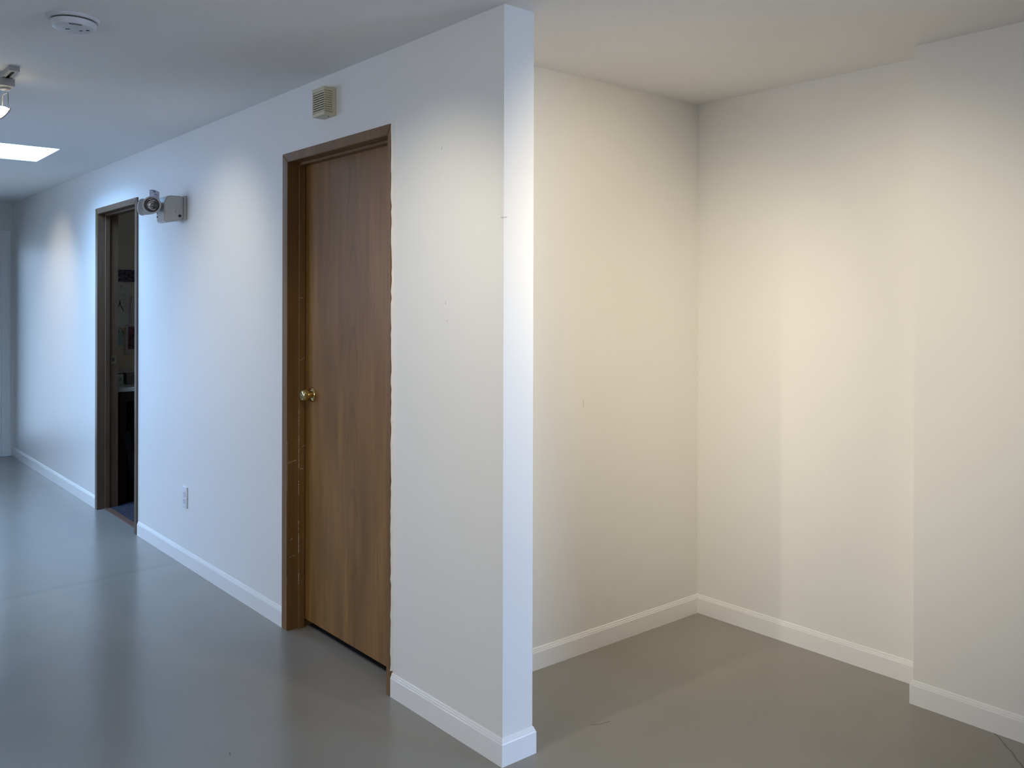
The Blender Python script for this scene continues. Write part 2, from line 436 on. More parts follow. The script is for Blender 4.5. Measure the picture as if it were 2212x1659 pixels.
# ---------------------------------------------------------------- baseboards
BT = 0.0095
PROF = [(0, 0), (BT, 0), (BT, 0.0685), (BT * 0.80, 0.0725), (BT * 0.74, 0.0765), (BT * 0.50, 0.0785), (BT * 0.42, 0.0835), (BT * 0.2, 0.0862), (0, 0.0866)]
def baseboard(path, names):
    pts = [Vector((x, y)) for x, y in path]; n = len(pts)
    dirs = [(pts[i + 1] - pts[i]).normalized() for i in range(n - 1)]
    R = lambda d: Vector((d.y, -d.x))
    mit = []
    for i in range(n):
        if i == 0: mit.append(R(dirs[0]))
        elif i == n - 1: mit.append(R(dirs[-1]))
        else: mit.append(R(dirs[i - 1]) + R(dirs[i]))     # right-angle mitre
    for i in range(n - 1):
        L = (pts[i + 1] - pts[i]).length; N = max(1, int(L / 0.12))
        bm = bmesh.new(); rings = []
        for s_ in range(N + 1):
            u = s_ / N; base = pts[i].lerp(pts[i + 1], u)
            ring = []
            for o_, z in PROF:
                m = mit[i] if u == 0 else (mit[i + 1] if u == 1 else R(dirs[i]))
                jit = random.uniform(-0.0004, 0.0004) if 0 < u < 1 else 0
                p = base + m * (o_ + (jit if o_ > 0 else 0))
                ring.append(bm.verts.new((p.x, p.y, z)))
            rings.append(ring)
        for a, b in zip(rings, rings[1:]):
            for j in range(len(PROF) - 1): bm.faces.new([a[j], a[j + 1], b[j + 1], b[j]])
            bm.faces.new([a[-1], a[0], b[0], b[-1]])
        bm.faces.new(rings[0][::-1]); bm.faces.new(rings[-1])
        nm, lb = names[i]
        tag(link_obj(nm, bm, M_TRIM), lb, 'baseboard', None, 'structure')
baseboard([(0, D1[0] - 0.027), (0, 0), (T, 0), (T, Y1), (X1, Y1), (X1, Y2), (X2, Y2), (X2, -2.0)],
          [('baseboard_partition_front', 'white baseboard between the closed oak door and the partition end'),
           ('baseboard_partition_end', 'white baseboard wrapping the narrow end of the partition'),
           ('baseboard_partition_alcove', 'white baseboard on the alcove side of the partition'),
           ('baseboard_alcove_back', 'white baseboard along the back wall of the alcove'),
           ('baseboard_alcove_right', 'white baseboard along the right wall of the alcove'),
           ('baseboard_pier_return', 'short white baseboard on the return of the pier'),
           ('baseboard_pier', 'white baseboard along the pier at the right edge')])
baseboard([(0, D2[0] - 0.052), (0, D1[1] + 0.052)], [('baseboard_hall_near', 'white baseboard between the two oak door frames')])
baseboard([(0, YE), (0, D2[1] + 0.052)], [('baseboard_hall_far', 'white baseboard beyond the open doorway, running to the hall end')])
baseboard([(XL, YE), (-1.07, YE)], [('baseboard_hall_end', 'white baseboard on the hall end wall')])

# ---------------------------------------------------------------- oak door frames
def door_frame(name, d, mat, cas_l, cas_r, cas_t, label, caulk=True):
    y0, y1, zt = d
    root = empty(name, (0, (y0 + y1) / 2, 0)); tag(root, label, 'door frame', None, 'structure')
    off = -(y0 + y1) / 2
    def mk(nm, bm, m=mat, **k):
        o = link_obj(nm, bm, m, root, **k); o.location = (0, off, 0); return o
    # casing: three boards with mitred corners, on the hall side
    X0 = -0.0105
    def board(poly):
        bm = bmesh.new()
        a = [bm.verts.new((X0, y, z)) for y, z in poly]; b = [bm.verts.new((0, y, z)) for y, z in poly]
        bm.faces.new(a); bm.faces.new(b[::-1])
        for i in range(4): bm.faces.new([a[i], a[(i + 1) % 4], b[(i + 1) % 4], b[i]])
        bmesh.ops.bevel(bm, geom=[e for e in bm.edges if abs(e.verts[0].co.x - X0) < 1e-6 and abs(e.verts[1].co.x - X0) < 1e-6], offset=0.0022, segments=2, affect='EDGES')
        return bm
    mk('casing', board([(y1, 0), (y1 + cas_l, 0), (y1 + cas_l, zt + cas_t), (y1, zt)]))
    mk('casing', board([(y0 - cas_r, 0), (y0, 0), (y0, zt), (y0 - cas_r, zt + cas_t)]))
    mk('casing', board([(y0, zt), (y1, zt), (y1 + cas_l, zt + cas_t), (y0 - cas_r, zt + cas_t)]))
    XI = T + 0.004
    for (a, b) in ((y1, y1 + JT - 0.001), (y0 - JT + 0.001, y0)):
        bm = bmesh.new(); box(bm, 0.0, a, 0, XI, b, zt + JT - 0.001); mk('jamb', bm)
    bm = bmesh.new(); box(bm, 0.0, y0, zt, XI, y1, zt + JT - 0.001); mk('jamb', bm)
    st = 0.011
    for (a, b) in ((y1 - st, y1), (y0, y0 + st)):
        bm = bmesh.new(); box(bm, 0.041, a, 0, 0.071, b, zt, 0.001, 1); mk('door_stop', bm)
    bm = bmesh.new(); box(bm, 0.041, y0 + st, zt - st, 0.071, y1 - st, zt, 0.001, 1); mk('door_stop', bm)
    if caulk:
        bm = bmesh.new(); prev = None; N = 90
        for i in range(N + 1):
            z = 0.095 + (zt + cas_t - 0.085) * i / N
            g = 0.0045 + 0.0012 * math.sin(i * 1.7) + random.uniform(-.0012, .0012) + (0.003 if i > N - 9 else 0)
            q = -0.0092 + random.uniform(-0.0012, 0.0012) + (-0.0014 if i > N - 14 else 0.002 * (random.random() > 0.7))
            ring = [bm.verts.new((-0.0002, y0 - cas_r - g, z)), bm.verts.new((q, y0 - cas_r - 0.0012, z)), bm.verts.new((q, y0 - cas_r + 0.0002, z)), bm.verts.new((-0.0002, y0 - cas_r + 0.0002, z))]
            if prev:
                for j in range(4): bm.faces.new([prev[j], prev[(j + 1) % 4], ring[(j + 1) % 4], ring[j]])
            prev = ring
        o = mk('caulk_bead', bm, M_TRIM); o['label'] = 'ragged white paint and caulk line'
    return root

door_frame('trim_1', D1, M_OAKTRIM, 0.052, 0.027, 0.040, 'brown oak door frame around the closed door')
door_frame('trim_2', D2, M_OAKTRIM2, 0.052, 0.042, 0.040, 'brown oak door frame around the dark open doorway', caulk=False)

def door_leaf(name, y0, y1, z0, z1, thick=0.035):
    bm = bmesh.new(); box(bm, 0.0, y0, z0, thick, y1, z1, 0.0012, 1)
    return link_obj(name, bm, M_OAKDOOR)

def knob(parent, loc, sgn=-1):
    ax = (sgn, 0, 0)
    m4 = align(loc, ax)
    bm = bmesh.new()
    lathe(bm, [(0.0, 0.052), (0.008, 0.0535), (0.0145, 0.0520), (0.0185, 0.0535), (0.0225, 0.050), (0.0258, 0.044), (0.0268, 0.038), (0.0255, 0.031), (0.0205, 0.0245), (0.0145, 0.0205), (0.0118, 0.018), (0.0118, 0.010), (0.0135, 0.008), (0.0135, 0.004), (0, 0.004)], 40, m4)
    kb = link_obj('door_knob', bm, M_BRASS, parent, smooth=True); kb['label'] = 'round polished brass knob'
    bm = bmesh.new()
    lathe(bm, [(0.0, 0.012), (0.014, 0.012), (0.017, 0.0105), (0.024, 0.0095), (0.0275, 0.0070), (0.0305, 0.0065), (0.0325, 0.0035), (0.0335, 0.0), (0, 0)], 48, m4)
    link_obj('rosette', bm, M_BRASS, kb, smooth=True)
    bm = bmesh.new(); lathe(bm, [(0, 0.0545), (0.004, 0.0545), (0.0045, 0.052), (0, 0.052)], 16, m4)
    link_obj('lock_button', bm, M_BRASS, kb, smooth=True)
    return kb

leaf = door_leaf('door_1', D1[0] + 0.003, D1[1] - 0.003, 0.038, D1[2] - 0.003)
leaf.location = (0.0735, 0, 0)
tag(leaf, 'flat oak veneer door, closed, with a brass knob', 'door', None, 'structure')
knob(leaf, (0.0, 1.418, 1.047))
bm = bmesh.new(); lathe(bm, [(0, 0.012), (0.005, 0.012), (0.006, 0.0), (0, 0)], 16, align((0.0175, D1[1] - 0.006, 1.047), (0, 1, 0)))
link_obj('latch', bm, M_BRASS, leaf)

slab('floor_gap_shade', 0.099, D1[0], 0.0, T, D1[1], 0.004, [], plain('door_gap_shade', (0.012, 0.011, 0.010), 0.7), label='black strip standing in for the shade in the gap under the closed door', cat='floor')  # black strip put in for the darkness beyond the door gap
# second leaf, swung back into the office behind the hall wall
leaf2 = door_leaf('door_2', 0.0, 0.815, 0.012, D2[2] - 0.004)
leaf2.rotation_euler = (0, 0, -PI / 2 - 0.03); leaf2.location = (T + 0.012, D2[0] + 0.045, 0)
tag(leaf2, 'oak door leaf standing open inside the dark office', 'door', None, 'structure')
knob(leaf2, (0.0, 0.75, 1.047)); knob(leaf2, (0.035, 0.75, 1.047), 1)
# strike plate on the far jamb
bm = bmesh.new(); grid_solid(bm, [0.0795, 0.0865, 0.1045, 0.120], [D2[1] - 0.0022, D2[1]], [1.018, 1.036, 1.060, 1.078], lambda x, y, z: not (0.0865 < x < 0.1045 and 1.036 < z < 1.060))
sp = tag(link_obj('strike_plate', bm, plain('dull_brass', (0.22, 0.18, 0.10), 0.45, 0.6)), 'small brass strike plate on the far jamb of the open doorway', 'strike plate')
bm = bmesh.new(); box(bm, 0.0865, D2[1] - 0.0012, 1.036, 0.1045, D2[1] - 0.0004, 1.060)
link_obj('latch_hole', bm, M_DARK, sp)
# wooden threshold
bm = bmesh.new(); box(bm, 0.032, D2[0], 0, 0.078, D2[1], 0.006, 0.002, 2)
tag(link_obj('threshold', bm, plain('worn_brown_threshold', (0.15, 0.085, 0.06), 0.5, var=0.15, scale=25)), 'worn brown threshold strip in the open doorway', 'threshold')
# carpet
def carpet_mat():
    k = NT('blue_carpet'); p = k.coord()
    a = k.noise(p, 28, 3, 0.7); b = k.noise(p, 260, 2)
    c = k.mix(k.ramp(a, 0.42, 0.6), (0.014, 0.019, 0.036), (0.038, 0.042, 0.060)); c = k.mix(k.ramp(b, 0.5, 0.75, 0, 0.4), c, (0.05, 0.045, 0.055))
    k.link(c, k.b.inputs['Base Color']); k.b.inputs['Roughness'].default_value = 0.95; k.bump(b, 0.6, 0.004)
    return k.m
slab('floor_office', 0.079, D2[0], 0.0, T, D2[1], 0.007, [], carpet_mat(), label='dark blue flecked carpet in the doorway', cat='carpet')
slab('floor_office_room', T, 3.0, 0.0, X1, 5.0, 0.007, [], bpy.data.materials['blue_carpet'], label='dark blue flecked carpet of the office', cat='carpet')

# ---------------------------------------------------------------- hall end: glazed door with white casing
ex0, ex1, ezt = -0.99, -0.095, 2.047
rootE = tag(empty('trim_3', ((ex0 + ex1) / 2, YE, 0)), 'white painted casing around the glazed door at the far left', 'door frame', None, 'structure')
def mkE(nm, bm, m=M_TRIM):
    o = link_obj(nm, bm, m, rootE); o.location = (-(ex0 + ex1) / 2, -YE, 0); return o
cw = 0.073
for a, b in ((ex1, ex1 + cw), (ex0 - cw, ex0)):
    bm = bmesh.new(); box(bm, a, YE - 0.014, 0, b, YE, ezt + cw + 0.009, 0.002, 2); mkE('casing', bm)
bm = bmesh.new(); box(bm, ex0, YE - 0.014, ezt, ex1, YE, ezt + cw + 0.009, 0.002, 2); mkE('casing', bm)
bm = bmesh.new(); grid_solid(bm, [ex0, ex0 + 0.012, ex1 - 0.012, ex1], [YE, YEO], [0, ezt - 0.012, ezt], lambda x, y, z: not (ex0 + 0.012 < x < ex1 - 0.012 and z < ezt - 0.012)); mkE('jamb', bm)
d3 = tag(empty('door_3', (-0.54, YE + 0.06, 0)), 'glazed door full of daylight at the far left edge', 'door', None, 'structure')
bm = bmesh.new()
gx0, gx1 = ex0 + 0.016, ex1 - 0.016
grid_solid(bm, [gx0 + 0.54, gx0 + 0.60, gx1 + 0.48, gx1 + 0.54], [0, 0.04], [0.012, 0.11, 1.97, 2.03], lambda x, y, z: not (gx0 + 0.60 < x < gx1 + 0.48 and 0.11 < z < 1.97))
link_obj('door_frame', bm, plain('painted_stile', (0.30, 0.36, 0.45), 0.4), d3)
bm = bmesh.new(); box(bm, gx0 + 0.60, 0.016, 0.11, gx1 + 0.48, 0.022, 1.97); link_obj('glass_pane', bm, M_GLASS, d3)
bm = bmesh.new(); tube(bm, [(gx0 + 0.57, -0.002, 0.95), (gx0 + 0.57, -0.045, 0.96), (gx0 + 0.57, -0.045, 1.14), (gx0 + 0.57, -0.002, 1.15)], 0.008); link_obj('pull_handle', bm, M_CHROME, d3)

# unseen windows; the two across the hall are added for fill daylight
def window(name, axis, pos, a0, a1, z0, z1, label):
    root = tag(empty(name, (0, 0, 0)), label, 'window', None, 'structure')
    f = 0.05; dz = 0.06
    bm = bmesh.new()
    A = [a0, a0 + f, (a0 + a1) / 2 - f / 2, (a0 + a1) / 2 + f / 2, a1 - f, a1]; Z = [z0, z0 + f, z1 - f, z1]
    sol = lambda u, z: not ((A[1] < u < A[2] or A[3] < u < A[4]) and Z[1] < z < Z[2])
    P = [pos - dz, pos - 0.02]
    if axis == 'y': grid_solid(bm, A, P, Z, lambda x, y, z: sol(x, z))
    else: grid_solid(bm, P, A, Z, lambda x, y, z: sol(y, z))
    link_obj('window_frame', bm, M_TRIM, root)
    for u0, u1 in ((A[1], A[2]), (A[3], A[4])):
        bm = bmesh.new()
        if axis == 'y': box(bm, u0, pos - 0.045, Z[1], u1, pos - 0.04, Z[2])
        else: box(bm, pos - 0.045, u0, Z[1], pos - 0.04, u1, Z[2])
        link_obj('glass_pane', bm, M_GLASS, root)
window('window_2', 'y', YB, -2.9, -1.1, 0.6, 2.1, 'white framed window behind the viewer, left one')
window('window_3', 'y', YB, 2.45, 4.25, 0.3, 1.8, 'tall white framed window behind the viewer, right one')
window('fill_window_far', 'x', XL, 3.0, 5.0, 0.8, 2.1, 'added wide white framed window across the hall, unseen, for fill daylight')
window('fill_window_near', 'x', XL, -1.7, 0.1, 0.8, 2.1, 'added white framed window across the hall, unseen, nearer the viewer, for fill daylight')

# ---------------------------------------------------------------- door chime above the closed door
ch = tag(empty('door_chime', (0, 1.120, 2.270)), 'small beige louvred chime box high above the closed oak door', 'door chime')
y0c, y1c, z0c, z1c, xc = -0.051, 0.051, -0.057, 0.0565, -0.0555
zs = [z0c, z0c + 0.016]
gz = []
n = 10; pitch = 0.0092; zb = z0c + 0.0095
for i in range(n):
    a = zb + i * pitch + 0.006; gz.append((a - 0.0042, a))
Z = sorted({z0c, z1c, *[v for g in gz for v in g]})
Xg = [xc, xc + 0.004, xc + 0.036, -0.003, 0]
Yg = [y0c, y0c + 0.006, y0c + 0.008, y1c - 0.006, y1c]
def sol(x, y, z):
    if any(a < z < b for a, b in gz):
        if x < xc + 0.004 and y < y1c - 0.006: return False
        if x < xc + 0.036 and y < y0c + 0.006: return False
    return True
bm = bmesh.new(); grid_solid(bm, Xg, Yg, Z, sol)
for v in bm.verts:                      # the cover leans back slightly towards the bottom and top
    if v.co.x < xc + 0.002 and v.co.z < z0c + 0.001: v.co.x += 0.001
link_obj('cover', bm, M_BEIGE, ch)
for i in range(n):                       # dark strips set in the front grooves for their shade
    a, b = gz[i]
    if i in (0, n - 1): continue
    bm = bmesh.new(); box(bm, xc + 0.0028, y0c + 0.010, a + 0.0002, xc + 0.0039, y1c - 0.007, b - 0.0002)
    link_obj('slot', bm, M_DARK, ch)
bm = bmesh.new(); lathe(bm, [(0, 0), (0.003, 0), (0.003, 0.002), (0, 0.002)], 14, align((-0.020, -0.020, z0c + 0.0005), (0, 0, -1)))
link_obj('screw', bm, M_DARK, ch)

# ---------------------------------------------------------------- twin-head emergency light
em = tag(empty('emergency_light', (0, 2.83, 1.97)), 'white twin-head emergency light with a hanging tag on the wall beside the open doorway', 'emergency light')
bm = bmesh.new(); box(bm, -0.018, -0.082, -0.060, 0.0, 0.075, 0.072, 0.004, 2); spot_smooth(link_obj('back_plate', bm, M_PLASTIC, em))
bm = bmesh.new()
prof = [(-0.018, -0.055), (-0.040, -0.066), (-0.100, -0.078), (-0.122, -0.074), (-0.122, 0.030), (-0.108, 0.062), (-0.090, 0.069), (-0.030, 0.069), (-0.018, 0.062)]
A = [bm.verts.new((x, -0.077, z)) for x, z in prof]; B = [bm.verts.new((x, 0.045, z)) for x, z in prof]
bm.faces.new(A); bm.faces.new(B[::-1])
for i in range(len(prof)): bm.faces.new([A[i], A[(i + 1) % len(prof)], B[(i + 1) % len(prof)], B[i]])
bmesh.ops.bevel(bm, geom=bm.edges[:], offset=0.004, segments=3, affect='EDGES')
spot_smooth(link_obj('housing', bm, M_PLASTIC, em), 40)
bm = bmesh.new(); box(bm, -0.062, -0.083, -0.022, -0.030, -0.0765, -0.012, 0.0015, 2); link_obj('moulded_ledge', bm, M_PLASTIC, em)
bm = bmesh.new(); lathe(bm, [(0, 0.006), (0.0045, 0.006), (0.0075, 0.004), (0.008, 0), (0, 0)], 20, align((-0.038, -0.0765, -0.040), (0, -1, 0.0)))
o = link_obj('test_button', bm, M_BLACK, em, smooth=True); o['label'] = 'glossy black test button'
for zz, rr in ((-0.024, 0.0030), (-0.044, 0.0055)):
    bm = bmesh.new(); lathe(bm, [(0, 0.004), (rr, 0.003), (rr, 0), (0, 0)], 16, align((-0.1215, 0.034, zz), (-1, 0, 0)))
    o = link_obj('indicator', bm, M_BLACK, em, smooth=True)
def lamp_head(pos, aim, nm):
    m4 = align(pos, aim) @ HS
    bm = bmesh.new()
    lathe(bm, [(0, -0.056), (0.012, -0.055), (0.022, -0.049), (0.029, -0.036), (0.033, -0.015), (0.036, 0.004), (0.0385, 0.007), (0.0385, 0.014), (0.036, 0.017), (0.0305, 0.017), (0.029, 0.010), (0.016, -0.012), (0, -0.016)], 40, m4)
    o = spot_smooth(link_obj('lamp_head', bm, M_PLASTIC, em), 50)
    bm = bmesh.new(); lathe(bm, [(0.029, 0.0115), (0.018, -0.006), (0.006, -0.011), (0.006, -0.003), (0, 0.0)], 32, m4)
    link_obj('reflector', bm, M_CHROME, o, smooth=True)
    bm = bmesh.new(); lathe(bm, [(0, 0.0155), (0.016, 0.015), (0.0300, 0.0125), (0.0300, 0.0115), (0, 0.0135)], 32, m4)
    link_obj('lens', bm, M_GLASS, o, smooth=True)
    bm = bmesh.new(); tube(bm, [m4 @ Vector((0.0300 * math.cos(a), 0.0300 * math.sin(a), 0.0168)) for a in [2 * PI * i / 32 for i in range(32)]], 0.0017, 8, True)
    link_obj('lens_ring', bm, M_DARK, o, smooth=True)
    return o
hp1 = Vector((-0.176, -0.045, 0.012)); hp2 = Vector((-0.176, 0.080, 0.010)); HS = Matrix.Scale(1.22, 4)
bm = bmesh.new(); lathe(bm, [(0, 0.0), (0.017, 0.0), (0.017, 0.010), (0.012, 0.014), (0.012, 0.020), (0, 0.020)], 24, align((-0.121, -0.030, 0.014), (-1, 0, 0)))
spot_smooth(link_obj('swivel_collar', bm, M_PLASTIC, em))
bm = bmesh.new(); tube(bm, [(-0.136, -0.030, 0.014), (-0.152, -0.034, 0.014), (-0.170, -0.040, 0.012)], 0.0140, 14); spot_smooth(link_obj('arm', bm, M_PLASTIC, em))
bm = bmesh.new(); tube(bm, [(-0.140, -0.026, 0.014), (-0.155, 0.012, 0.014), (-0.170, 0.045, 0.012)], 0.0120, 14); spot_smooth(link_obj('arm', bm, M_PLASTIC, em))
lamp_head(hp1, (-0.42, -1.0, -0.08), 'a')
lamp_head(hp2, (-0.75, 0.75, 0.10), 'b')
bm = bmesh.new(); box(bm, -0.131, -0.010, 0.052, -0.127, -0.006, 0.066, 0.0008, 1); link_obj('cable_stub', bm, M_BLACK, em)
# curled tag on top of the near head
bm = bmesh.new(); rows = []
c0 = Vector((-0.166, -0.050, 0.052)); ax = Vector((0.62, -0.62, -0.20)).normalized()
for i in range(9):
    u = i / 8 - 0.5; bow = 0.008 * (1 - 4 * u * u)
    b0 = c0 + ax * (u * 0.058) + Vector((-0.3, -0.7, 0)) * bow + Vector((0, 0, 0.006 * (1 - 4 * u * u)))
    r_ = [bm.verts.new(b0 + Vector((0, 0, z))) for z in (-0.010, 0.036)]
    nn = Vector((0.7, 0.7, 0)) * 0.0006
    r_ += [bm.verts.new(v.co + nn) for v in r_[::-1]]
    rows.append(r_)
for a, b in zip(rows, rows[1:]):
    for j in range(4): bm.faces.new([a[j], a[(j + 1) % 4], b[(j + 1) % 4], b[j]])
bm.faces.new(rows[0][::-1]); bm.faces.new(rows[-1])
tg = link_obj('inspection_tag', bm, plain('tag_card', (0.50, 0.52, 0.62), 0.7), em); tg['label'] = 'curled white paper tag with blurred blue print'
for k_, (u0, u1, zz, hh) in enumerate(((-0.10, 0.12, 0.022, 0.008), (0.02, 0.30, 0.012, 0.003), (-0.38, 0.10, 0.031, 0.002), (-0.30, -0.15, 0.016, 0.002))):
    bm = bmesh.new(); rr = []
    for i in range(5):
        u = u0 + (u1 - u0) * i / 4; bow = 0.008 * (1 - 4 * u * u)
        b0 = c0 + ax * (u * 0.058) + Vector((-0.3, -0.7, 0)) * bow + Vector((0, 0, 0.006 * (1 - 4 * u * u))) + Vector((-0.0005, -0.0008, 0))
        rr.append([bm.verts.new(b0 + Vector((0, 0, zz))), bm.verts.new(b0 + Vector((0, 0, zz + hh)))])
    for a, b in zip(rr, rr[1:]): bm.faces.new([a[0], b[0], b[1], a[1]])
    link_obj('printed_line', bm, M_INK, tg)

# ---------------------------------------------------------------- wall outlet
ou = tag(empty('wall_outlet', (0, 2.763, 0.376)), 'white duplex outlet low on the hall wall between the two doors', 'outlet')
bm = bmesh.new(); box(bm, -0.0075, -0.037, -0.0585, 0.0, 0.037, 0.0585, 0.003, 3); spot_smooth(link_obj('cover_plate', bm, M_WHITEPL, ou))
for zc in (0.0195, -0.0195):
    bm = bmesh.new(); box(bm, -0.0100, -0.0165, zc - 0.0135, -0.0070, 0.0165, zc + 0.0135, 0.0025, 2); r_ = spot_smooth(link_obj('receptacle', bm, M_WHITEPL, ou))
    for yy, hh in ((-0.0063, 0.008), (0.0063, 0.0065)):
        bm = bmesh.new(); box(bm, -0.0104, yy - 0.0012, zc + 0.004 - hh / 2, -0.0096, yy + 0.0012, zc + 0.004 + hh / 2); link_obj('slot', bm, M_DARK, r_)
    bm = bmesh.new(); lathe(bm, [(0, 0.0105), (0.0024, 0.0105), (0.0024, 0.0095), (0, 0.0095)], 12, align((0, 0, zc - 0.0085), (-1, 0, 0))); link_obj('ground_hole', bm, M_DARK, r_)
bm = bmesh.new(); lathe(bm, [(0, 0.0085), (0.003, 0.008), (0.003, 0.007), (0, 0.007)], 12, align((0, 0, 0), (-1, 0, 0))); link_obj('screw', bm, M_CHROME, ou)

# ---------------------------------------------------------------- smoke detector
sd = tag(empty('smoke_detector', (-0.993, 1.035, H)), 'round white smoke detector on the ceiling at upper left', 'smoke detector')
M_DET = plain('aged_white_plastic', (0.60, 0.60, 0.62), 0.4)
bm = bmesh.new(); lathe(bm, [(0, 0), (0.079, 0), (0.079, -0.006), (0.075, -0.010), (0, -0.010)], 48); spot_smooth(link_obj('mounting_base', bm, M_DET, sd))
bm = bmesh.new(); lathe(bm, [(0, -0.010), (0.066, -0.010), (0.066, -0.0145), (0.0, -0.0145)], 48); spot_smooth(link_obj('sensor_gap', bm, M_DARK, sd))
bm = bmesh.new(); lathe(bm, [(0, -0.0135), (0.0685, -0.0135), (0.0700, -0.0165), (0.0685, -0.025), (0.063, -0.0325), (0.054, -0.0355), (0, -0.0370)], 56); spot_smooth(link_obj('cover', bm, M_DET, sd))
RT = Vector((0.765, -0.644, 0)); RN = Vector((0.644, 0.765, 0))
for a_, r0, lw_ in ((2.85, 0.0175, 0.0075), (0.0, 0.0225, 0.0050), (-0.44, 0.0430, 0.0050)):
    bm = bmesh.new(); c_ = Vector((r0 * math.cos(a_), r0 * math.sin(a_), -0.0368))
    vs_ = box(bm, -1, -1, -1, 1, 1, 1)
    for v in vs_:
        q = v.co.copy(); v.co = c_ + RT * (q.x * lw_) + RN * (q.y * 0.0020) + Vector((0, 0, q.z * 0.0008))
    link_obj('slot', bm, M_DARK, sd)
for rr_, zz in ((0.0555, -0.0352), (0.0600, -0.0342)):
    bm = bmesh.new(); pts = [(rr_ * math.cos(a), rr_ * math.sin(a), zz) for a in [4.24 + 0.66 * i / 12 for i in range(13)]]
    tube(bm, pts, 0.0007, 6); link_obj('embossed_line', bm, M_DARK, sd)
bm = bmesh.new(); lathe(bm, [(0, -0.003), (0.002, -0.0025), (0.002, 0), (0, 0)], 12, align((-0.064, -0.020, -0.0125), (0, 0, 1))); link_obj('indicator_lens', bm, M_CHROME, sd, smooth=True)

# ---------------------------------------------------------------- track lights
M_TRACK = plain('track_grey_white', (0.36, 0.35, 0.33), 0.4)
def track(c0, length, rz, label):
    t_ = tag(empty('track_rail', (c0[0], c0[1], H), (0, 0, rz)), label, 'track rail', 'track rails on the hall ceiling')
    hh = length / 2
    bm = bmesh.new(); grid_solid(bm, [-0.019, -0.0065, 0.0065, 0.019], [-hh, -hh + 0.018, hh - 0.018, hh], [-0.021, -0.006, 0.0], lambda x, y, z: not (abs(x) < 0.0065 and z < -0.006 and abs(y) < hh - 0.018))
    link_obj('channel', bm, M_TRACK, t_)
    bm = bmesh.new(); box(bm, -0.0062, -hh + 0.0185, -0.0085, 0.0062, hh - 0.0185, -0.0062); link_obj('conductor', bm, M_DARK, t_)
    return t_
def bulb_mat(key):
    c = LIGHTS[key]; m = max(max(c), 1e-6)
    return emissive('bulb_' + key, (1.0, 0.86, 0.62), 14.0 if max(c) > 0 else 0.0)
def head(x, y, target, key, cone, power, label, blend=1.0, dz=0.145):
    loc = Vector((x, y, H))
    t_ = tag(empty('track_lamp', loc), label, 'track light', 'track lamps along the hall ceiling')
    bm = bmesh.new(); box(bm, -0.028, -0.045, -0.054, 0.028, 0.060, -0.0215, 0.004, 2); spot_smooth(link_obj('adapter', bm, M_TRACK, t_))
    bm = bmesh.new(); lathe(bm, [(0, -0.054), (0.020, -0.054), (0.020, -0.062), (0.012, -0.066), (0, -0.066)], 24); spot_smooth(link_obj('swivel', bm, M_TRACK, t_))
    p = Vector((0, 0, -dz)); d = (Vector(target) - (loc + p)).normalized()
    hd = Vector((d.x, d.y, 0)).normalized(); sd_ = Vector((-hd.y, hd.x, 0))
    bm = bmesh.new(); w_ = 0.030
    tube(bm, [p + sd_ * w_, p + sd_ * w_ + Vector((0, 0, 0.050)), p + sd_ * w_ * 0.9 + Vector((0, 0, 0.080)), p + Vector((0, 0, 0.082)), p - sd_ * w_ * 0.9 + Vector((0, 0, 0.080)), p - sd_ * w_ + Vector((0, 0, 0.050)), p - sd_ * w_], 0.0022, 8)
    link_obj('yoke', bm, M_TRACK, t_)
    m4 = align(p, d)
    bm = bmesh.new(); tube(bm, [m4 @ Vector((0.0275 * math.cos(a), 0.0275 * math.sin(a), 0.0)) for a in [2 * PI * i / 28 for i in range(28)]], 0.0028, 8, True)
    ring_ = link_obj('gimbal_ring', bm, M_TRACK, t_, smooth=True)
    bm = bmesh.new(); lathe(bm, [(0, -0.036), (0.008, -0.036), (0.012, -0.030), (0.0195, -0.020), (0.0235, -0.010), (0.0245, 0.0), (0.0245, 0.002), (0, 0.003)], 28, m4)
    o = link_obj('bulb', bm, bulb_mat(key), ring_, smooth=True); o['label'] = 'glowing halogen reflector bulb'
    spot_light('lamp_' + key, key, tuple(loc + p + d * 0.012), target, cone, power, blend)
    return t_
TX = -1.019
track((TX, 2.430), 1.22, 0, 'short white track rail on the ceiling at the left edge')
track((TX, -0.85), 2.40, 0, 'long track rail on the ceiling above the viewer')
track((TX, 5.30), 1.22, 0, 'track rail on the ceiling beyond the skylight')
track((0.30, -1.45), 1.10, 0, 'track rail on the ceiling facing the alcove')
head(TX, 2.000, (0, 2.19, 1.50), 'spot_mid', 75, 30, 'lit track lamp hanging from the short rail at the left edge', dz=0.160)
head(TX, 5.30, (0, 5.55, 1.50), 'spot_far', 70, 30, 'lit track lamp beyond the skylight')
head(TX, -0.030, (0, 0.40, 1.28), 'spot_near', 78, 30, 'lit track lamp straight across from the partition end')
head(TX, -0.450, (X2, -0.68, 1.35), 'spot_edge', 46, 60, 'lit track lamp, second of the long rail counted from the partition end')
head(TX, -1.40, (0.70, Y1, 0.90), 'spot_alcove', 44, 60, 'rearmost lit track lamp of the long rail')
head(TX, -0.92, (X1, -0.30, 1.08), 'spot_pier', 54, 60, 'lit track lamp on the long rail, next to the rearmost one')
head(0.30, -1.30, (0.80, Y1, 1.32), 'spot_back', 76, 60, 'lit track lamp on the short rail facing the alcove')

